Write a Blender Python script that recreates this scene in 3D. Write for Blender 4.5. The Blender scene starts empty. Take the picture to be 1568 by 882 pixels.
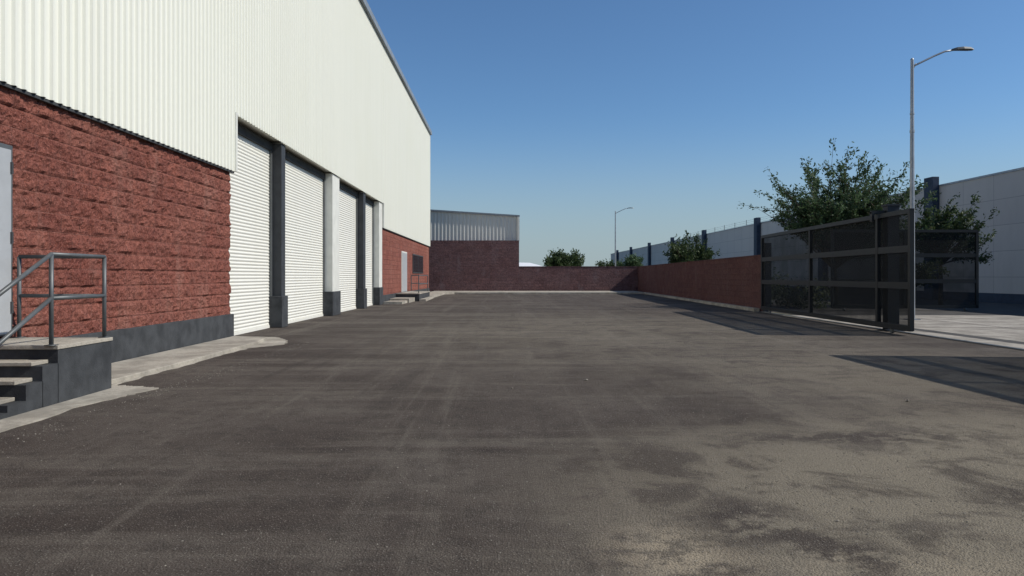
import bpy, math, random
from mathutils import Vector, Matrix, noise
random.seed(7)
scene = bpy.context.scene
R = math.radians

# ------------------------------------------------------------------ helpers
def link(ob, parent=None):
    scene.collection.objects.link(ob)
    if parent is not None:
        ob.parent = parent
        ob.matrix_parent_inverse = Matrix.Translation(-parent.location)
    return ob

def empty(name, loc=(0, 0, 0)):
    e = bpy.data.objects.new(name, None)
    e.empty_display_size = 0.5
    e.location = loc
    scene.collection.objects.link(e)
    return e

class MB:
    def __init__(self):
        self.v = []; self.f = []
    def box(self, x0, x1, y0, y1, z0, z1):
        n = len(self.v)
        self.v += [(x0,y0,z0),(x1,y0,z0),(x1,y1,z0),(x0,y1,z0),(x0,y0,z1),(x1,y0,z1),(x1,y1,z1),(x0,y1,z1)]
        self.f += [tuple(n+i for i in q) for q in [(0,3,2,1),(4,5,6,7),(0,1,5,4),(1,2,6,5),(2,3,7,6),(3,0,4,7)]]
        return self
    def prism(self, pts, z0, z1):
        n = len(self.v); k = len(pts)
        self.v += [(p[0],p[1],z0) for p in pts] + [(p[0],p[1],z1) for p in pts]
        self.f.append(tuple(n+i for i in range(k))[::-1]); self.f.append(tuple(n+k+i for i in range(k)))
        for i in range(k):
            j = (i+1) % k
            self.f.append((n+i, n+j, n+k+j, n+k+i))
        return self
    def beam(self, a, b, w, h):
        a = Vector(a); b = Vector(b); d = (b-a).normalized()
        up = Vector((0,0,1)) if abs(d.z) < .95 else Vector((0,1,0))
        s = d.cross(up).normalized(); u = s.cross(d).normalized()
        n = len(self.v)
        for p in (a, b):
            for (i, j) in ((-1,-1),(1,-1),(1,1),(-1,1)):
                self.v.append(tuple(p + s*i*w/2 + u*j*h/2))
        self.f += [tuple(n+i for i in q) for q in [(0,1,2,3),(7,6,5,4),(0,4,5,1),(1,5,6,2),(2,6,7,3),(3,7,4,0)]]
        return self
    def tube(self, pts, radii, seg=8):
        pts = [Vector(p) for p in pts]
        if not isinstance(radii, (list, tuple)): radii = [radii]*len(pts)
        n0 = len(self.v); prev = None
        for i, p in enumerate(pts):
            d = (pts[min(i+1, len(pts)-1)] - pts[max(i-1, 0)]).normalized()
            ref = Vector((0,0,1)) if abs(d.z) < .9 else Vector((1,0,0))
            if prev is None: s = d.cross(ref).normalized()
            else: s = (prev - d*prev.dot(d)).normalized()
            prev = s; u = d.cross(s)
            for k in range(seg):
                a = 2*math.pi*k/seg
                self.v.append(tuple(p + (s*math.cos(a)+u*math.sin(a))*radii[i]))
        for i in range(len(pts)-1):
            for k in range(seg):
                k2 = (k+1) % seg
                self.f.append((n0+i*seg+k, n0+i*seg+k2, n0+(i+1)*seg+k2, n0+(i+1)*seg+k))
        self.f.append(tuple(n0+k for k in range(seg))[::-1])
        self.f.append(tuple(n0+(len(pts)-1)*seg+k for k in range(seg)))
        return self
    def build(self, name, mat, parent=None, smooth=False, bevel=0):
        me = bpy.data.meshes.new(name); me.from_pydata(self.v, [], self.f); me.update()
        if smooth:
            me.polygons.foreach_set("use_smooth", [True]*len(me.polygons))
        me.materials.append(mat)
        ob = bpy.data.objects.new(name, me); link(ob, parent)
        if bevel:
            m = ob.modifiers.new("bevel", 'BEVEL'); m.width = bevel; m.segments = 2; m.limit_method = 'ANGLE'
        return ob

class NT:
    def __init__(self, name):
        self.mat = bpy.data.materials.new(name); self.mat.use_nodes = True
        self.t = self.mat.node_tree; self.t.nodes.clear()
        self.out = self.n('ShaderNodeOutputMaterial')
        self.b = self.n('ShaderNodeBsdfPrincipled')
        self.l(self.b.outputs[0], self.out.inputs[0])
        self.co = self.n('ShaderNodeTexCoord').outputs['Object']
    def n(self, typ, **kw):
        x = self.t.nodes.new(typ)
        for k, v in kw.items(): setattr(x, k, v)
        return x
    def l(self, a, b): self.t.links.new(a, b)
    def setv(self, sock, v):
        if isinstance(v, bpy.types.NodeSocket): self.l(v, sock)
        elif isinstance(v, tuple) and len(v) == 3 and sock.type == 'RGBA': sock.default_value = (*v, 1)
        else: sock.default_value = v
    def mapping(self, vec, scale=(1,1,1), rot=(0,0,0), loc=(0,0,0)):
        m = self.n('ShaderNodeMapping'); self.l(vec, m.inputs[0])
        m.inputs['Scale'].default_value = scale; m.inputs['Rotation'].default_value = rot; m.inputs['Location'].default_value = loc
        return m.outputs[0]
    def noise(self, scale, detail=4, rough=.6, vec=None, dist=0):
        x = self.n('ShaderNodeTexNoise'); self.l(vec or self.co, x.inputs['Vector'])
        x.inputs['Scale'].default_value = scale; x.inputs['Detail'].default_value = detail
        x.inputs['Roughness'].default_value = rough; x.inputs['Distortion'].default_value = dist
        return x.outputs['Fac']
    def ramp(self, fac, a, b, lo=0., hi=1.):
        x = self.n('ShaderNodeMapRange', interpolation_type='SMOOTHSTEP'); self.setv(x.inputs[0], fac)
        x.inputs[1].default_value = a; x.inputs[2].default_value = b; x.inputs[3].default_value = lo; x.inputs[4].default_value = hi
        return x.outputs[0]
    def math(self, op, a, b=0., clamp=False):
        x = self.n('ShaderNodeMath', operation=op, use_clamp=clamp); self.setv(x.inputs[0], a); self.setv(x.inputs[1], b)
        return x.outputs[0]
    def mix(self, f, a, b, mode='MIX'):
        x = self.n('ShaderNodeMix', data_type='RGBA', blend_type=mode)
        self.setv(x.inputs[0], f); self.setv(x.inputs[6], a); self.setv(x.inputs[7], b)
        return x.outputs[2]
    def bump(self, h, dist, strength=1., normal=None):
        x = self.n('ShaderNodeBump'); x.inputs['Strength'].default_value = strength; x.inputs['Distance'].default_value = dist
        self.l(h, x.inputs['Height'])
        if normal: self.l(normal, x.inputs['Normal'])
        return x.outputs[0]
    def dist2d(self, x, y, rx=1., ry=1.):
        v = self.mapping(self.co, scale=(1/rx, 1/ry, 0), loc=(-x/rx, -y/ry, 0))
        m = self.n('ShaderNodeVectorMath', operation='LENGTH'); self.l(v, m.inputs[0])
        return m.outputs['Value']
    def blob(self, x, y, rx, ry, inner=.2):
        return self.ramp(self.dist2d(x, y, rx, ry), inner, 1., 1., 0.)
    def col(self, c): self.setv(self.b.inputs['Base Color'], c)
    def done(self, rough=.8, metal=0., normal=None, spec=.3):
        self.setv(self.b.inputs['Roughness'], rough); self.b.inputs['Metallic'].default_value = metal
        self.b.inputs['Specular IOR Level'].default_value = spec
        if normal: self.l(normal, self.b.inputs['Normal'])
        return self.mat

def simple(name, c, rough=.7, metal=0., var=.15, nscale=3., bump=.002, spec=.3):
    m = NT(name)
    n1 = m.noise(nscale, 4, .65)
    dark = tuple(x*(1-var) for x in c); lite = tuple(min(1, x*(1+var)) for x in c)
    m.col(m.mix(m.ramp(n1, .3, .7), dark, lite))
    return m.done(rough, metal, m.bump(m.noise(60, 3), bump) if bump else None, spec)

# ------------------------------------------------------------------ materials
BW, BH = .5, .25
def brick_mat(name, axis, c1=(.34,.118,.083), c2=(.235,.072,.052)):
    m = NT(name)
    s = m.n('ShaderNodeSeparateXYZ'); m.l(m.co, s.inputs[0])
    c = m.n('ShaderNodeCombineXYZ'); m.l(s.outputs['Y' if axis == 'x' else 'X'], c.inputs[0]); m.l(s.outputs['Z'], c.inputs[1])
    b = m.n('ShaderNodeTexBrick'); m.l(c.outputs[0], b.inputs['Vector'])
    b.inputs['Scale'].default_value = 1.; b.inputs['Mortar Size'].default_value = .008
    b.inputs['Mortar Smooth'].default_value = .6; b.inputs['Brick Width'].default_value = BW; b.inputs['Row Height'].default_value = BH
    b.inputs['Color1'].default_value = (*c1, 1); b.inputs['Color2'].default_value = (*c2, 1)
    b.inputs['Mortar'].default_value = (c1[0]*1.05, c1[1]*1.3, c1[2]*1.4, 1)
    n_big = m.noise(.5, 3); n_mid = m.noise(9, 5, .72); n_f = m.noise(50, 3, .78)
    col = m.mix(m.ramp(n_big, .35, .7, 0., .5), b.outputs['Color'], (c1[0]*1.05, c1[1]*1.3, c1[2]*1.35))
    col = m.mix(m.ramp(n_mid, .40, .56, .55, 0.), col, (c2[0]*.5, c2[1]*.5, c2[2]*.55))
    col = m.mix(m.ramp(n_f, .52, .66, 0., .6), col, (c1[0]*1.45, c1[1]*2.0, c1[2]*2.3))
    col = m.mix(m.ramp(n_f, .36, .48, .6, 0.), col, (c2[0]*.35, c2[1]*.4, c2[2]*.45))
    st = m.noise(1.3, 4, .7, m.mapping(m.co, scale=(1,1.2,.35)))
    col = m.mix(m.ramp(st, .54, .70, 0., .35), col, (c1[0]*1.15,c1[1]*1.8,c1[2]*2.0))
    m.col(col)
    h = m.math('ADD', m.math('MULTIPLY', b.outputs['Fac'], -.6), m.math('ADD', m.math('MULTIPLY', n_mid, 1.4), m.math('MULTIPLY', n_f, .6)))
    return m.done(.92, normal=m.bump(h, .055, 1.), spec=.2)
brick_x = brick_mat('red_split_face_block_x', 'x')
brick_y = brick_mat('red_split_face_block_y_dim', 'y', (.19,.10,.098), (.12,.06,.06))  # dimmer, greyer block copy: weak grazing light on the rear walls put into colour
brick_r = brick_mat('red_split_face_block_side_shaded', 'x', (.19,.08,.064), (.13,.052,.044))  # darker block copy: the side wall's shade is painted into its colour

def cladding_mat(name, base=(.755,.755,.665)):
    m = NT(name)
    streak = m.noise(1., 4, .7, m.mapping(m.co, scale=(2,3,.08)))
    big = m.noise(.25, 2)
    col = m.mix(m.ramp(streak, .4, .8, 0., .22), base, tuple(x*.8 for x in base))
    col = m.mix(m.ramp(big, .4, .7, 0., .15), col, (base[0]*.9, base[1]*.9, base[2]*.82))
    m.col(col)
    return m.done(.5, normal=m.bump(m.noise(2.2, 2), .01, .4), spec=.35)
clad = cladding_mat('white_metal_cladding')
clad_far = cladding_mat('grey_metal_cladding', (.60,.60,.56))
slat = cladding_mat('white_roller_slat', (.74,.73,.66))
trim = simple('grey_blue_trim', (.22,.25,.28), .5)
charcoal = simple('charcoal_paint', (.048,.051,.054), .75, var=.3, bump=.004)
colpaint = simple('dark_grey_column_paint', (.045,.048,.052), .6)
white_paint = simple('white_column_paint', (.66,.66,.60), .6, var=.06)
galv = simple('galvanised_grey_steel', (.12,.128,.13), .45, .3, bump=0)
galv_l = simple('light_galvanised_steel', (.33,.35,.37), .45, .4, bump=0)
black_steel = simple('black_painted_steel', (.010,.012,.014), .5, bump=0)
door_grey = simple('grey_door_paint', (.36,.375,.385), .5, var=.05, bump=0)
slate = simple('slate_blue_paint', (.035,.052,.082), .7)
slate_dk = simple('dark_slate_steel', (.016,.022,.032), .6)
roofm = simple('roof_sheet', (.45,.46,.47), .6)
whitem = simple('white_membrane', (.8,.8,.8), .6, var=.04)

m = NT('dark_window_glass'); m.col((.02,.025,.03)); glass = m.done(.08, spec=.6)

def concrete_mat(name, base=(.46,.42,.35)):
    m = NT(name)
    n1 = m.noise(1.1, 4, .7); n2 = m.noise(14, 5, .7); n3 = m.noise(120, 2, .7)
    col = m.mix(m.ramp(n1, .38, .62), tuple(x*.62 for x in base), base)
    col = m.mix(m.ramp(n2, .48, .66, 0, .5), col, tuple(x*.55 for x in base))
    col = m.mix(m.ramp(n3, .5, .7, 0, .4), col, tuple(x*.55 for x in base))
    m.col(col)
    return m.done(.9, normal=m.bump(m.math('ADD', n2, m.math('MULTIPLY', n3, .4)), .016), spec=.2)
conc = concrete_mat('pale_concrete')
conc2 = concrete_mat('dusty_concrete', (.44,.40,.34))
stonem = simple('stone_chips', (.22,.20,.17), .9, var=.5, nscale=40, bump=0)

# asphalt
m = NT('worn_asphalt')
grain = m.n('ShaderNodeTexVoronoi'); m.l(m.co, grain.inputs['Vector']); grain.inputs['Scale'].default_value = 80
gd = grain.outputs['Distance']; gc = m.n('ShaderNodeSeparateXYZ'); m.l(grain.outputs['Color'], gc.inputs[0])
fine = m.noise(200, 2, .8); mid = m.noise(4, 7, .75); big = m.noise(.35, 4, .6)
streak = m.noise(1., 6, .7, m.mapping(m.co, scale=(.14, 1.1, 1), rot=(0,0,R(4))), dist=.6)
streak2 = m.noise(1., 5, .7, m.mapping(m.co, scale=(2.1, .07, 1), rot=(0,0,R(-11))), dist=.4)
streak3 = m.noise(1., 5, .7, m.mapping(m.co, scale=(.9, .10, 1), rot=(0,0,R(38))), dist=.5)
base = m.mix(m.ramp(big, .38, .62), (.066,.052,.044), (.108,.090,.076))
base = m.mix(m.ramp(streak, .48, .64, 0., .6), base, (.165,.143,.118))
base = m.mix(m.ramp(streak2, .53, .66, 0., .45), base, (.17,.148,.122))
base = m.mix(m.ramp(streak3, .56, .68, 0., .4), base, (.17,.150,.125))
base = m.mix(m.ramp(streak2, .34, .44, .4, 0.), base, (.045,.037,.033))
base = m.mix(m.ramp(mid, .38, .52, .45, 0.), base, (.046,.038,.034))
d1 = m.blob(4.3, 4.4, 5.0, 3.9, .4); d2 = m.blob(6.4, 9.8, 5.4, 5.2, .1)
d4 = m.blob(3.2, 19, 8.5, 14, .1)
breakup = m.noise(1.35, 8, .7, dist=.5)
dsum = m.math('ADD', m.math('MULTIPLY', d1, 1.0), m.math('ADD', m.math('MULTIPLY', d2, .5), m.math('MULTIPLY', d4, .42)))
dust = m.math('MULTIPLY', dsum, m.ramp(breakup, .40, .53, .3, 1.0), clamp=True)
base = m.mix(m.math('MULTIPLY', dust, .85), base, (.285,.25,.19))
d3 = m.blob(.85, 3.72, .5, .65, .0); d5 = m.blob(1.9, 3.5, 1.2, .5, .0)
sand = m.math('MULTIPLY', m.math('ADD', d3, m.math('MULTIPLY', d5, .5)), m.ramp(m.noise(5, 6, .75), .40, .56), clamp=True)
base = m.mix(m.math('MULTIPLY', sand, .85), base, (.42,.355,.26))
o1 = m.blob(1.40, 4.2, .5, .7, .2); o2 = m.blob(1.75, 3.7, .4, .5, .2); o3 = m.blob(3.2, 6.4, 1.7, .4, .2); o4 = m.blob(3.3, 4.6, .55, .4, .1); o5 = m.blob(4.6, 5.6, .7, .35, .1)
osum = m.math('MULTIPLY', m.math('ADD', o5, m.math('ADD', m.math('ADD', o4, o1), m.math('ADD', o2, o3))), m.ramp(m.noise(3.2, 6, .72), .41, .54), clamp=True)
base = m.mix(m.math('MULTIPLY', osum, .85), base, (.066,.053,.046))
base = m.mix(m.math('MULTIPLY', m.ramp(gd, .15, .45, 1., 0.), m.ramp(gc.outputs[0], .45, .9, 0., .75)), base, (.33,.30,.26))
base = m.mix(m.math('MULTIPLY', m.ramp(gd, .15, .5, 1., 0.), m.ramp(gc.outputs[1], .5, .95, 0., .75)), base, (.02,.017,.016))
base = m.mix(m.ramp(fine, .36, .5, .6, 0.), base, (.03,.026,.024))
m.col(base)
h = m.math('ADD', m.math('MULTIPLY', gd, -.7), m.math('ADD', m.math('MULTIPLY', mid, 1.5), m.math('MULTIPLY', fine, .6)))
asphalt = m.done(.92, normal=m.bump(h, .016, .95), spec=.15)

m = NT('dry_soil')
m.col(m.mix(m.ramp(m.noise(.08, 6), .35, .65), (.17,.14,.10), (.10,.11,.06))); soil = m.done(.95)
m = NT('street_asphalt')
m.col(m.mix(m.ramp(m.noise(1.5, 6), .35, .65), (.055,.052,.049), (.085,.08,.075))); street = m.done(.9, normal=m.bump(m.noise(90, 2), .006))

m = NT('precast_panel_grey')
s = m.n('ShaderNodeSeparateXYZ'); m.l(m.co, s.inputs[0]); c = m.n('ShaderNodeCombineXYZ')
m.l(s.outputs['Y'], c.inputs[0]); m.l(s.outputs['Z'], c.inputs[1])
b = m.n('ShaderNodeTexBrick', offset=0.); m.l(c.outputs[0], b.inputs['Vector'])
b.inputs['Scale'].default_value = 1.; b.inputs['Brick Width'].default_value = 2.6; b.inputs['Row Height'].default_value = 1.36
b.inputs['Mortar Size'].default_value = .014
b.inputs['Color1'].default_value = (.56,.54,.50,1); b.inputs['Color2'].default_value = (.52,.50,.47,1); b.inputs['Mortar'].default_value = (.32,.31,.30,1)
m.col(m.mix(m.ramp(m.noise(.6, 5, .7, m.mapping(m.co, scale=(1,1,.3))), .45, .75, 0, .3), b.outputs['Color'], (.40,.39,.36)))
precast = m.done(.85)

m = NT('gate_mesh_screen')
m.col((.010,.011,.012)); m.done(.7, spec=.1)
tr = m.n('ShaderNodeBsdfTransparent'); mx = m.n('ShaderNodeMixShader')
f = m.ramp(m.noise(1.5, 2), .3, .7, .17, .26); m.l(f, mx.inputs[0])
m.l(m.b.outputs[0], mx.inputs[1]); m.l(tr.outputs[0], mx.inputs[2]); m.l(mx.outputs[0], m.out.inputs[0])
screen = m.mat

def leaf_mat(name, a, b_):
    m = NT(name)
    g = m.n('ShaderNodeNewGeometry')
    col = m.mix(g.outputs['Random Per Island'], a, b_)
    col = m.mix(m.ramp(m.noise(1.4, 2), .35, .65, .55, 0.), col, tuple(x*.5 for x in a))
    m.col(col); m.done(.6, spec=.3)
    tl = m.n('ShaderNodeBsdfTranslucent'); m.l(col, tl.inputs[0])
    mx = m.n('ShaderNodeMixShader'); mx.inputs[0].default_value = .35
    m.l(m.b.outputs[0], mx.inputs[1]); m.l(tl.outputs[0], mx.inputs[2]); m.l(mx.outputs[0], m.out.inputs[0])
    return m.mat
leafA = leaf_mat('olive_green_leaf', (.06,.11,.045), (.11,.165,.075))
leafB = leaf_mat('dark_green_leaf', (.045,.08,.03), (.09,.125,.045))
bark = simple('tree_bark', (.11,.085,.065), .9, var=.3, nscale=8, bump=.02)

# ------------------------------------------------------------------ ground
g = MB(); N = 40; S = 2500
for j in range(N+1):
    for i in range(N+1):
        g.v.append((-S+2*S*i/N, -S+2*S*j/N, -.012))
for j in range(N):
    for i in range(N):
        a = j*(N+1)+i; g.f.append((a, a+1, a+N+2, a+N+1))
g.build('ground', soil)
yd = MB(); yd.v = [(-6.6,-30,0),(9.9,-30,0),(9.9,17,0),(10.4,29,0),(11.75,64.6,0),(-6.6,64.6,0)]; yd.f = [(0,1,2,3,4,5)]
yd.build('asphalt_yard', asphalt)
MB().box(9.904, 18.0, -10, 26.2, -.01, .006).build('concrete_driveway_apron', conc2)
st = MB(); st.v = [(18.004,-60,.0),(26.5,-60,.0),(26.5,190,.0),(18.004,190,.0)]; st.f = [(0,1,2,3)]
st.v += [(10.5,26.21,.0),(18.0,26.21,.0),(18.0,60,.0),(12.0,60,.0)]; st.f.append((4,5,6,7))
st.build('street_road', street)
tk = MB(); tk.beam((9.62,4,.012),(10.05,28.8,.012),.06,.024); tk.beam((9.74,4,.008),(10.17,28.8,.008),.03,.016)
tk.build('gate_track_rail', galv)
j = MB()
for y in (8, 12, 16, 20, 24): j.box(9.95, 17.95, y, y+.03, .0065, .0085)
j.box(13.6, 13.63, -9.9, 26.1, .0067, .0087)
j.box(10.6, 11.0, -9.9, 26.1, .0066, .0088)
j.build('apron_joint', street)

gr = MB(); random.seed(3)
def stone(x, y, r):
    n = len(gr.v)
    P = [(1,0,0),(-1,0,0),(0,1,0),(0,-1,0),(0,0,1),(0,0,-.6)]
    a = random.random()*6.28; ca, sa = math.cos(a), math.sin(a)
    for p in P:
        k = r*random.uniform(.6, 1.2)
        px, py = p[0]*ca-p[1]*sa, p[0]*sa+p[1]*ca
        gr.v.append((x+px*k, y+py*k, r*.3+p[2]*k*.7))
    gr.f.extend([tuple(n+i for i in q) for q in [(0,2,4),(2,1,4),(1,3,4),(3,0,4),(2,0,5),(1,2,5),(3,1,5),(0,3,5)]])
for i in range(6500):
    y = 2.6+abs(random.gauss(0, 6)); x = random.uniform(-4.6, 8.8)
    if random.random() < .55: x = random.gauss(3.4, 2.0); y = random.gauss(5., 1.8)
    if y < 2.4 or x > 9.4: continue
    stone(x, y, random.choice([.002,.003,.003,.004,.005,.006,.008]))
for i in range(600):
    stone(-4.3+abs(random.gauss(0,.22)), random.uniform(5, 16), random.uniform(.004,.011))
for (x, y, r) in [(-4.2,4.9,.014),(3.1,3.2,.012),(1.9,4.2,.014),(-1.3,7.1,.013),(1.1,9.9,.03),(.1,9.2,.02),(4.5,8.2,.03)]: stone(x, y, r)
gr.build('gravel', stonem)

# ------------------------------------------------------------------ warehouse
W = -6.1
wh = empty('warehouse_building', (-6.1, 20, 0))
MB().box(-42, -6.62, -25, 59.9, 0, 12.9).build('building_core', clad, wh)
MB().prism([(-42.3,-25.2),(-5.9,-25.2),(-5.9,60.15),(-42.3,60.15)], 13.02, 13.1).build('roof_sheet', roofm, wh)
tr_ = MB(); tr_.box(-6.02, -5.86, -25.2, 60.1, 12.86, 13.14); tr_.build('eave_trim', trim, wh)

def corrugated(mb, y0, y1, z0, z1, x, pitch=.19, depth=.036):
    y = y0; prof = []
    while y < y1:
        for (u, dx) in ((0,0),(.52,0),(.64,depth),(.88,depth)):
            if y+u*pitch < y1: prof.append((y+u*pitch, x+dx))
        y += pitch
    prof.append((y1, x))
    n = len(mb.v)
    for (yy, xx) in prof:
        mb.v.append((xx, yy, z0)); mb.v.append((xx, yy, z1))
    for i in range(len(prof)-1):
        a = n+2*i; mb.f.append((a, a+2, a+3, a+1))
cl = MB()
corrugated(cl, -25, 16.6, 3.74, 12.95, -6.03)
corrugated(cl, 16.6+.0, 36.9, 5.03, 12.95, -6.03)
corrugated(cl, 36.9, 60.0, 3.82, 12.95, -6.03)
cl.build('metal_cladding', clad, wh)
bk = MB()
bk.box(-6.6, -6.045, -25, 16.58, 3.84, 12.9).box(-6.6, -6.045, 16.6, 36.9, 5.1, 12.9).box(-6.6, -6.045, 36.92, 59.98, 3.9, 12.9)
bk.box(-6.045, -5.985, 59.9, 60.02, 3.82, 12.95)
bk.build('cladding_backing', clad, wh)
fl = MB(); fl.box(-6.09,-6.035,-25,16.6,3.70,3.76).box(-6.09,-6.035,36.9,60,3.78,3.84)
fl.build('cladding_base_strip', charcoal, wh)  # thin dark strip along the lower edge of the cladding
et = MB(); et.box(-6.06,-5.975,16.55,16.64,3.74,5.06).box(-6.06,-5.975,36.85,36.93,3.82,5.06).box(-6.5,-6.06,16.56,16.63,3.8,5.05)
et.build('cladding_edge_trim', white_paint, wh)
sc = MB()
for z in (3.85, 5.5, 7.1, 8.7, 10.3):
    y = 4.
    while y < 30:
        if not (z < 5 and y > 16.5): sc.box(-6.03, -6.018, y+.045, y+.057, z, z+.012)
        y += .38 if z > 4 else .19
sc.build('fixing_screws', galv, wh)

def rough_wall(name, y0, y1, z0, z1, x, mat, parent, step=.035, amp=.038, block_h=BH, block_w=BW):
    mb = MB(); ny = int((y1-y0)/step); nz = int((z1-z0)/step)
    for j in range(nz+1):
        z = z0+(z1-z0)*j/nz
        row = math.floor(z/block_h); fz = (z/block_h) % 1
        for i in range(ny+1):
            y = y0+(y1-y0)*i/ny
            fy = (y/block_w + .5*(row % 2)) % 1
            d = noise.noise(Vector((y*5, z*8, 3.1)))*amp + noise.noise(Vector((y*17, z*19, 9)))*amp*.8
            e = min(fz, 1-fz)*block_h
            e2 = min(fy, 1-fy)*block_w
            if e < .02: d = d*.3-.02
            elif e2 < .02: d -= .012
            d += (noise.cell(Vector((math.floor(y/block_w+.5*(row % 2)), row, 1)))-.5)*.014
            mb.v.append((x+d, y, z))
    for j in range(nz):
        for i in range(ny):
            a = j*(ny+1)+i; mb.f.append((a, a+1, a+ny+2, a+ny+1))
    return mb.build(name, mat, parent, smooth=False)
rough_wall('brick_wall_face', 6.5, 16.54, .5, 3.78, W, brick_x, wh)
b = MB(); b.box(-6.6, -6.19, -25, 16.56, .1, 3.84); b.box(-6.55,-6.1,-25,6.5,.5,3.78)
b.box(-6.6, -6.1, 36.9, 60, .1, 3.85)
b.build('brick_wall_body', brick_x, wh)
p = MB(); p.box(-6.6, -6.04, -25, 16.6, 0, .56); p.box(-6.6,-6.06,36.95,60.02,0,.45)
p.build('painted_plinth', charcoal, wh, bevel=.01)

c = MB(); c.box(-6.6,-6.08,20.25,20.6,0,5.03).box(-6.6,-6.08,32.0,32.5,0,5.03)
c.build('dark_columns', colpaint, wh)
c = MB(); c.box(-6.6,-6.07,26.2,27.3,0,5.03).box(-6.6,-6.07,35.95,36.85,0,5.03)
c.build('white_columns', white_paint, wh)
c = MB()
for (a, e) in ((20.15,20.7),(26.1,27.35),(31.9,32.6),(35.9,36.93)): c.box(-6.6,-6.03,a,e,0,.86)
c.build('column_plinths', charcoal, wh, bevel=.015)
MB().box(-6.6,-6.32,16.6,36.9,4.82,5.03).build('door_head_box', charcoal, wh)

def roller(y0, y1, name):
    e = MB(); x = -6.40; pitch = .085; z = .06; prof = []
    while z < 4.9:
        for k in range(6):
            t = k/6; prof.append((x+.017*math.sin(math.pi*min(1, t/.8)) if t < .8 else x-.004, z+t*pitch))
        z += pitch
    for (xx, zz) in prof:
        e.v.append((xx, y0, zz)); e.v.append((xx, y1, zz))
    for i in range(len(prof)-1):
        a = 2*i; e.f.append((a, a+1, a+3, a+2))
    e.box(x-.03, x+.03, y0, y1, .0, .07)
    return e.build(name, slat, wh)
for i, (a, e) in enumerate(((16.66,20.25),(20.6,26.2),(27.3,32.0),(32.5,35.95))):
    roller(a, e, 'roller_shutter_door_%d' % (i+1))
    gd_ = MB(); gd_.box(-6.42,-6.33,a,a+.09,0,4.82).box(-6.42,-6.33,e-.09,e,0,4.82)
    gd_.build('shutter_guide_%d' % (i+1), galv, wh)
MB().box(-6.6,-6.3,16.56,16.64,0,5.03).build('jamb', white_paint, wh)

d = MB(); d.box(-6.16,-6.035,8.14,9.14,.68,3.0); d.build('door_frame', galv, wh)
MB().box(-6.03,-6.01,8.2,9.08,.7,2.94).build('personnel_door', door_grey, wh, bevel=.004)
h = MB()
for z in (.95, 1.8, 2.65): h.box(-6.035,-5.995,9.06,9.1,z,z+.14)
h.tube([(-6.01,8.32,1.7),(-5.95,8.32,1.7),(-5.95,8.44,1.7)], .012)
h.build('door_hinges_and_handle', charcoal, wh)
MB().box(-6.12,-6.07,43.9,46.3,.45,2.9).build('far_door_frame', white_paint, wh)
MB().box(-6.068,-6.05,44.1,46.1,.47,2.82).build('far_personnel_door', door_grey, wh)
MB().box(-6.12,-6.06,49.2,55.4,1.6,2.9).build('window_frame', charcoal, wh)
w = MB(); w.box(-6.058,-6.05,49.35,52.2,1.68,2.82).box(-6.058,-6.05,52.35,55.25,1.68,2.82); w.build('window_glass', glass, wh)

# ------------------------------------------------------------------ entrance stair
sp = empty('entrance_stair_platform', (-5.4, 8.6, 0))
X1 = -4.87
s = MB(); s.prism([(-6.03,8.12),(X1,8.12),(X1,9.22),(-6.03,9.22)], 0, .60)
LV = ((7.85,.45),(7.58,.29),(7.30,.13))
for (y, z) in LV: s.prism([(-6.03,y),(X1,y),(X1,y+.2801),(-6.03,y+.2801)], 0, z)
s.prism([(-6.03,5.0),(X1,5.0),(X1,7.30),(-6.03,7.30)], 0, .06)
s.build('stair_body', charcoal, sp)
s = MB(); s.box(-6.03,X1+.012,8.1,9.235,.602,.645)
for (y, z) in LV: s.box(-6.03,X1-.1,y-.02,y+.265,z+.002,z+.042)
s.build('stair_treads', conc, sp, bevel=.006)
hr = MB(); r = .024; t = 1.64; mdl = 1.16
A = (-4.92,9.15); B = (-4.93,8.1); C = (-5.96,9.15)
for q in (A, B, C): hr.tube([(q[0],q[1],.64),(q[0],q[1],t)], r, 10)
for z in (t, mdl):
    hr.tube([(C[0],C[1],z),(A[0],A[1],z)], r, 10); hr.tube([(A[0],A[1],z),(B[0],B[1],z)], r, 10)
    hr.tube([(B[0],B[1],z),(-4.93,7.0,z-.55)], r, 10)
hr.tube([(-4.93,7.0,0),(-4.93,7.0,t-.55)], r, 10)
for q in (A, B, C): hr.box(q[0]-.05,q[0]+.05,q[1]-.05,q[1]+.05,.645,.655)
hr.build('handrail', galv, sp, smooth=True)

def ragged(pts, z0, z1, name, amp=.05, n=10, seed=1, keep=()):
    rnd = random.Random(seed); out = []
    for i in range(len(pts)):
        a = Vector(pts[i]); b = Vector(pts[(i+1) % len(pts)])
        if i in keep: out.append(tuple(a)); continue
        d = (b-a).normalized(); nn = Vector((d.y,-d.x))
        for k in range(n):
            p = a.lerp(b, k/n)+nn*rnd.gauss(0, amp)*(1 if k else 0); out.append(tuple(p))
    return MB().prism(out, z0, z1).build(name, conc)
pv = MB(); pv.prism([(-6.03,9.24),(-5.05,9.24),(-5.0,12.3),(-5.05,15.2),(-5.2,16.3),(-6.03,16.5)], -.01, .07)
pv.build('concrete_pavement', conc, bevel=.012)
ragged([(-4.5,3),(-4.5,8.2),(-4.3,9.25),(-4.7,9.4),(-5.0,9.5),(-5.0,3)], -.01, .014, 'concrete_spill', .02, 16, 2, keep=(4,))
ragged([(-4.98,9.5),(-5.0,12.5),(-4.98,14.4),(-4.5,15.2),(-4.8,16.3),(-5.2,16.9),(-6.03,17),(-6.03,16.5),(-5.3,16.2),(-5.15,10)], -.011, .012, 'concrete_spill', .022, 10, 5, keep=(6,7,8))
ld = empty('far_entrance_landing', (-5.4, 43, 0))
MB().box(-6.03,-4.75,41.4,47.2,0,.40).build('landing_body', charcoal, ld)
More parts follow.
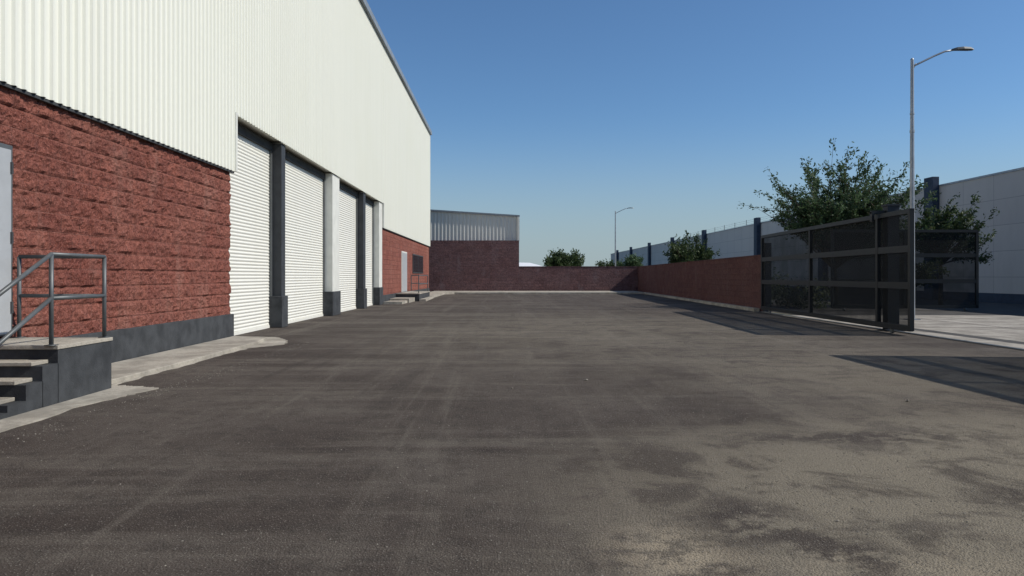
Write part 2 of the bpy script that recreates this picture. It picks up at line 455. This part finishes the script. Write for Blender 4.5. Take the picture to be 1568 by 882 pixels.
l = MB(); l.box(-6.03,-4.73,41.38,47.22,.402,.45).box(-6.03,-5.0,39.0,41.37,.0,.22).box(-6.03,-5.1,36.95,39,.0,.12); l.build('landing_slab', conc, ld)
l = MB()
for (x, y) in ((-4.85,42),(-4.85,47),(-5.9,47)): l.tube([(x,y,.45),(x,y,1.45)], .03)
for z in (1.45, .95): l.tube([(-4.85,42,z),(-4.85,47,z),(-5.9,47,z)], .028)
l.build('landing_handrail', galv, ld)
pv = MB(); pv.prism([(-6.03,47.3),(-4.6,47.3),(-4.6,57.0),(-3.9,58.0),(-6.03,58.0)], 0, .14)
pv.prism([(-4.72,41.2),(-4.35,41.2),(-4.5,47.3),(-4.72,47.3)], 0, .12)
pv.build('side_pavement', conc)
pv = MB(); pv.prism([(-6.05,58.0),(11.2,58.0),(11.35,64.4),(-6.05,64.4)], 0, .13); pv.build('rear_pavement', conc)
pv = MB(); pv.prism([(9.9,29.2),(10.12,29.2),(11.25,57.9),(11.0,57.9)], 0, .13); pv.build('boundary_kerb', conc)

# ------------------------------------------------------------------ boundary walls
rw = empty('rear_boundary_wall', (5, 64.5, 0))
MB().box(1.31, 12.0, 64.5, 64.8, 0, 2.22).build('low_wall', brick_y, rw)
MB().box(1.31, 12.0, 64.48, 64.82, 2.222, 2.27).build('low_wall_coping', brick_y, rw)
sw = empty('side_boundary_wall', (11, 45, 0))
def slab(mb, a, b, w, z0, z1):
    a = Vector(a); b = Vector(b); d = (b-a).normalized(); n = Vector((d.y,-d.x))*w
    mb.prism([tuple(a), tuple(a+n), tuple(b+n), tuple(b)], z0, z1)
x = MB(); slab(x, (10.2,29.0), (11.68,64.48), .28, 0, 2.2); x.build('wall_blocks', brick_r, sw)
x = MB(); slab(x, (10.18,28.98), (11.66,64.46), .32, 2.202, 2.26); x.build('wall_coping', brick_r, sw)
x = MB(); x.beam((10.3,28.85,0),(10.3,28.85,2.7),.25,.25); x.build('end_post', slate_dk, sw)

nb = empty('neighbouring_shed', (-5, 66, 0))
MB().box(-30, 1.30, 64.4, 64.85, 0, 4.52).build('shed_block_wall', brick_y, nb)
x = MB(); Y = 64.75; xx = -14.; prof = []
while xx < 1.2:
    for (u, dd) in ((0,0),(.5,0),(.62,-.03),(.88,-.03)): prof.append((xx+u*.32, Y+dd))
    xx += .32
top = lambda a: 6.66+(1.3-a)*.064
for (a, yy) in prof: x.v += [(a, yy, 4.45), (a, yy, top(a))]
for i in range(len(prof)-1): q = 2*i; x.f.append((q, q+2, q+3, q+1))
x.build('shed_cladding', clad_far, nb)
x = MB(); x.box(1.16,1.34,64.6,64.84,4.52,6.72); x.build('shed_corner_trim', white_paint, nb)
x = MB(); x.beam((-14,64.72,top(-14)),(1.36,64.72,top(1.36)+.02),.25,.14); x.build('shed_roof_trim', trim, nb)
x = MB(); x.box(-30,1.2,64.86,90,0,6.6); x.build('shed_core', clad_far, nb)

x = MB()
x.v = [(1.2,98,2.3),(6.2,98,2.3),(1.2,104,3.35),(3.6,104,3.3),(6.2,104,2.6),(1.2,112,2.3),(6.2,112,2.3),
       (1.2,98,0),(6.2,98,0),(1.2,112,0),(6.2,112,0)]
x.f = [(0,1,4,3,2),(2,3,4,6,5),(7,8,1,0),(8,10,6,4,1),(9,7,0,2,5),(10,9,5,6)]
x.build('white_tent_roof_shed', whitem)

# ------------------------------------------------------------------ neighbour building (right)
nw = empty('grey_precast_building', (26, 80, 0))
MB().box(26.0, 34, 24, 180, .5, 6.75).build('precast_wall', precast, nw)
MB().box(25.97, 34, 23.98, 180.1, 0, .5).build('base_band', slate, nw)
MB().box(25.95, 34.2, 23.9, 180.2, 6.752, 6.86).build('parapet_cap', galv_l, nw)
x = MB()
for y in (44.3, 59.5, 75, 95, 113, 131, 150, 168): x.box(25.55, 25.969, y-.45, y+.45, 0, 7.35)
x.build('slate_piers', slate, nw, bevel=.02)
x = MB()
for y in range(60, 110, 4):
    x.tube([(26.3,y,6.86),(26.3,y,7.5)], .03, 6)
for z in (7.0,7.2,7.4): x.tube([(26.3,60,z),(26.3,108,z)], .008, 4)
x.build('electric_fence_wire', galv, nw)

# ------------------------------------------------------------------ gates
def gate(name, p0, p1, zt, posts, thirds, zb=.12):
    e = empty(name, (p0[0], p0[1], 0))
    a = Vector((p0[0],p0[1],0)); bb = Vector((p1[0],p1[1],0))
    P = lambda t, z: tuple(a.lerp(bb, t)+Vector((0,0,z)))
    m1 = MB()
    for t in posts: m1.beam(P(t,zb), P(t,zt), .10, .10)
    m1.beam(P(-.004,zt), P(1.004,zt), .11, .11); m1.beam(P(0,zb+.05), P(1,zb+.05), .10, .13)
    for z in thirds: m1.beam(P(0,z), P(1,z), .085, .16)
    m1.build('gate_frame', black_steel, e)
    m2 = MB(); d = (bb-a).normalized(); n = Vector((d.y,-d.x,0))*.012
    m2.v += [tuple(Vector(P(0,zb))+n), tuple(Vector(P(1,zb))+n), tuple(Vector(P(1,zt))+n), tuple(Vector(P(0,zt))+n)]
    m2.f.append((0,1,2,3)); m2.build('mesh_screen', screen, e)
    m3 = MB()
    for t in (.08, .92):
        c0 = Vector(P(t,.07))
        m3.tube([tuple(c0-Vector((.03,0,0))), tuple(c0+Vector((.03,0,0)))], .07, 14)
    m3.build('gate_wheels', galv, e)
    return e
gate('sliding_gate', (9.52,17.2), (10.08,28.75), 2.93, (0,.145,.555,1), (1.18,2.05))
gate('sliding_gate', (9.10,3.0), (9.22,12.6), 2.93, (0,.33,.66,1), (1.18,2.05))
g2 = gate('swing_gate', (13.2,29.6), (19.05,29.6), 3.22, (0,.5,1), (1.2,2.24))
gp = empty('gate_guide_post', (9.95,18.9,0))
x = MB(); x.box(9.78,10.08,18.75,19.0,0,3.2).box(9.75,10.11,18.72,19.03,3.2,3.24).box(9.70,10.16,18.6,19.15,.009,.04); x.build('post', slate_dk, gp)
x = MB(); x.box(9.4,9.78,18.82,18.9,3.0,3.08).box(9.4,9.46,18.8,18.92,2.8,3.05); x.build('guide_bracket', black_steel, gp)

# ------------------------------------------------------------------ lamps
def lamp(name, x, y, H, seg=12):
    e = empty(name, (x, y, 0))
    p = MB(); p.tube([(x,y,0),(x,y,2.5),(x,y,H*.7),(x,y,H)], [.085,.078,.062,.05], seg)
    p.tube([(x,y,H),(x,y,H+.05)], [.06,.03], seg)
    p.tube([(x,y,H*.72),(x,y,H*.72+.08)], .075, seg); p.tube([(x,y,H*.79),(x,y,H*.79+.04)], .07, seg)
    p.box(x-.18,x+.18,y-.18,y+.18,0,.03)
    p.build('pole', galv_l, e, smooth=False)
    a = MB(); a.tube([(x,y,H-.22),(x+.25,y,H-.10),(x+.7,y,H+.12),(x+1.05,y,H+.27),(x+1.35,y,H+.32)], .03, 8)
    a.tube([(x,y,H-.35),(x+.12,y,H-.12)], .02, 6); a.build('arm', galv_l, e, smooth=True)
    h = MB(); L = [(1.28,.05,.03,.32),(1.42,.10,.05,.34),(1.62,.13,.055,.35),(1.85,.12,.045,.345),(1.97,.05,.02,.335)]
    for (dx, w, t, z) in L:
        h.v += [(x+dx,y-w,H+z-.02),(x+dx,y+w,H+z-.02),(x+dx,y+w*.7,H+z+t),(x+dx,y-w*.7,H+z+t)]
    for i in range(len(L)-1):
        for k in range(4):
            k2 = (k+1) % 4; h.f.append((4*i+k, 4*i+k2, 4*i+4+k2, 4*i+4+k))
    h.f += [(0,1,2,3), (19,18,17,16)]
    h.build('lamp_head', galv, e)
lamp('street_lamp', 13.1, 23.6, 8.35)
lamp('street_lamp', 11.9, 79, 8.35)

# ------------------------------------------------------------------ trees
def tree(name, base, H, rad, zc, rz, seed, nb_, leaf, leafn, lm, twigs=5, spiky=.35, trunk=.13):
    rnd = random.Random(seed); e = empty(name, base)
    B0 = Vector(base); wood = MB(); lv = MB()
    fork = B0+Vector((rnd.uniform(-.1,.1), rnd.uniform(-.1,.1), max(.6, zc-rz*1.0)))
    wood.tube([B0-Vector((0,0,.1)), B0.lerp(fork,.5)+Vector((rnd.uniform(-.08,.08),rnd.uniform(-.08,.08),0)), fork], [trunk*1.3, trunk, trunk*.85], 8)
    C = B0+Vector((0,0,zc))
    lobes = [Vector((rnd.gauss(0,1),rnd.gauss(0,1),rnd.gauss(0,.8))).normalized() for _ in range(7)]
    for i in range(nb_):
        while True:
            d = Vector((rnd.gauss(0,1),rnd.gauss(0,1),rnd.gauss(.1,.8)))
            if d.length > .1: break
        d.normalize()
        k = max(d.dot(l) for l in lobes)
        rr = (.4+.6*max(0,k))*rnd.uniform(.5, 1.0)
        thin = rnd.random() < spiky
        if thin: rr *= rnd.uniform(1.15,1.4)
        T = C+Vector((d.x*rad*rr, d.y*rad*rr, d.z*rz*rr))
        if T.z < B0.z+.9: T.z = B0.z+.9+rnd.random()*.4
        if T.z > B0.z+H: T.z = B0.z+H-rnd.random()*.3
        pts = []
        for s_ in range(7):
            t = s_/6
            p = fork.lerp(T, t)+Vector((0,0,1))*math.sin(t*math.pi)*rad*.10+Vector((rnd.uniform(-1,1),rnd.uniform(-1,1),rnd.uniform(-1,1)))*.05*rad*t*(1-t)*3
            pts.append(p)
        r0 = trunk*.35
        wood.tube(pts, [r0*(1-.88*j/6) for j in range(7)], 5)
        for w_ in range(twigs):
            t = rnd.uniform(.4, 1.0) if w_ else 1.0
            s0 = fork.lerp(T, t)+Vector((0,0,1))*math.sin(t*math.pi)*rad*.10
            dd = ((T-fork).normalized()*(1.3 if thin else .7)+Vector((rnd.gauss(0,.6),rnd.gauss(0,.6),rnd.gauss(.15,.5)))).normalized()
            L = rad*rnd.uniform(.10,.34)
            s1 = s0+dd*L+Vector((0,0,-.12*L))
            wood.tube([s0, s0.lerp(s1,.5)+Vector((0,0,.04*L)), s1], [r0*.25, r0*.17, r0*.06], 3)
            for q in range(leafn):
                u = rnd.random()
                c_ = s0.lerp(s1, u)+Vector((rnd.gauss(0,1),rnd.gauss(0,1),rnd.gauss(0,1)))*leaf*1.0
                a = Vector((rnd.gauss(0,1),rnd.gauss(0,1),rnd.gauss(0,.7))).normalized()
                a = (a+dd*.8).normalized(); b_ = a.cross(Vector((rnd.gauss(0,1),rnd.gauss(0,1),rnd.gauss(0,1)))).normalized()
                sz = leaf*rnd.uniform(.6,1.3); n = len(lv.v)
                lv.v += [tuple(c_-a*sz), tuple(c_+b_*sz*.4), tuple(c_+a*sz), tuple(c_-b_*sz*.4)]
                lv.f.append((n,n+1,n+2,n+3))
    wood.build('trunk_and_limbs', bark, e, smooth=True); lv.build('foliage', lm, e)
tree('mesquite_tree', (14.9,33.2,0), 6.9, 3.2, 4.2, 2.5, 12, 160, .082, 30, leafA, 8, .30)
tree('mesquite_tree', (20.2,34,0), 5.0, 2.0, 3.5, 1.6, 5, 60, .08, 28, leafB, 6, .35, .09)
tree('mesquite_tree', (15.3,61,0), 4.6, 2.4, 2.9, 1.8, 21, 75, .13, 26, leafB, 6, .2, .1)
tree('mesquite_tree', (6.1,76,0), 4.35, 2.1, 2.7, 1.8, 35, 75, .15, 26, leafB, 6, .15, .1)
tree('mesquite_tree', (15.4,90,0), 4.3, 1.9, 2.8, 1.5, 41, 40, .16, 20, leafA, 5, .25, .1)
tree('mesquite_tree', (14.2,98,0), 3.7, 1.8, 2.4, 1.3, 42, 30, .17, 20, leafB, 5, .25, .1)
tree('mesquite_tree', (17.5,31.8,0), 2.9, 1.2, 1.6, .9, 51, 30, .07, 24, leafB, 5, .3, .06)
hd = MB(); rnd = random.Random(9)
for i in range(12000):
    y = rnd.uniform(30.5, 60); x = 12.6+.02*y+rnd.gauss(0,.35); z = abs(rnd.gauss(.5,.35))+.3*math.sin(y*.9)
    if z < .02: continue
    c_ = Vector((x,y,z)); a = Vector((rnd.gauss(0,1),rnd.gauss(0,1),rnd.gauss(0,1))).normalized(); b_ = a.orthogonal().normalized(); s = rnd.uniform(.05,.1); n = len(hd.v)
    hd.v += [tuple(c_-a*s), tuple(c_+b_*s*.5), tuple(c_+a*s), tuple(c_-b_*s*.5)]; hd.f.append((n,n+1,n+2,n+3))
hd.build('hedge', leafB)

# ------------------------------------------------------------------ light, sky, camera
sd = Vector((3.4,-.40,2.95)).normalized()
sun = bpy.data.lights.new('sun', 'SUN'); sun.energy = 4.2; sun.angle = R(.5); sun.color = (1.0,.945,.86)
so = bpy.data.objects.new('sun', sun); scene.collection.objects.link(so)
so.rotation_euler = sd.to_track_quat('Z','Y').to_euler(); so.location = (30,-5,30)
world = bpy.data.worlds.new("World"); scene.world = world; world.use_nodes = True
nt = world.node_tree; nt.nodes.clear()
o = nt.nodes.new('ShaderNodeOutputWorld'); bg = nt.nodes.new('ShaderNodeBackground'); sk = nt.nodes.new('ShaderNodeTexSky')
sk.sky_type = 'NISHITA'; sk.sun_disc = False
sk.sun_elevation = math.asin(sd.z); sk.sun_rotation = math.atan2(sd.x, sd.y)
sk.air_density = 1.0; sk.dust_density = .3; sk.ozone_density = 4.0; sk.altitude = 0
tint = nt.nodes.new('ShaderNodeMix'); tint.data_type = 'RGBA'; tint.blend_type = 'MULTIPLY'; tint.inputs[0].default_value = 1
tint.inputs[7].default_value = (.80, 1.0, 1.14, 1)
nt.links.new(sk.outputs[0], tint.inputs[6])
tc = nt.nodes.new('ShaderNodeTexCoord'); sx = nt.nodes.new('ShaderNodeSeparateXYZ'); nt.links.new(tc.outputs['Generated'], sx.inputs[0])
mr = nt.nodes.new('ShaderNodeMapRange'); mr.interpolation_type = 'SMOOTHERSTEP'; nt.links.new(sx.outputs['Z'], mr.inputs[0])
mr.inputs[1].default_value = -.04; mr.inputs[2].default_value = .24; mr.inputs[3].default_value = .9; mr.inputs[4].default_value = 0.
hz = nt.nodes.new('ShaderNodeMix'); hz.data_type = 'RGBA'
nt.links.new(mr.outputs[0], hz.inputs[0]); nt.links.new(tint.outputs[2], hz.inputs[6]); hz.inputs[7].default_value = (3.6, 4.4, 4.8, 1)
nt.links.new(hz.outputs[2], bg.inputs[0]); nt.links.new(bg.outputs[0], o.inputs[0]); bg.inputs[1].default_value = .096

cam = bpy.data.cameras.new('camera'); co = bpy.data.objects.new('camera', cam); scene.collection.objects.link(co)
cam.sensor_width = 36; cam.lens = 36*1132/1568; cam.clip_end = 6000; cam.clip_start = .05
co.location = (0,0,1.4)
yaw = math.atan((784-772)/1132)
co.rotation_euler = (R(90), 0, -yaw)
cam.shift_y = -(441-423)/1568
scene.camera = co
scene.view_settings.view_transform = 'Standard'; scene.view_settings.look = 'None'; scene.view_settings.exposure = 0; scene.view_settings.gamma = 1
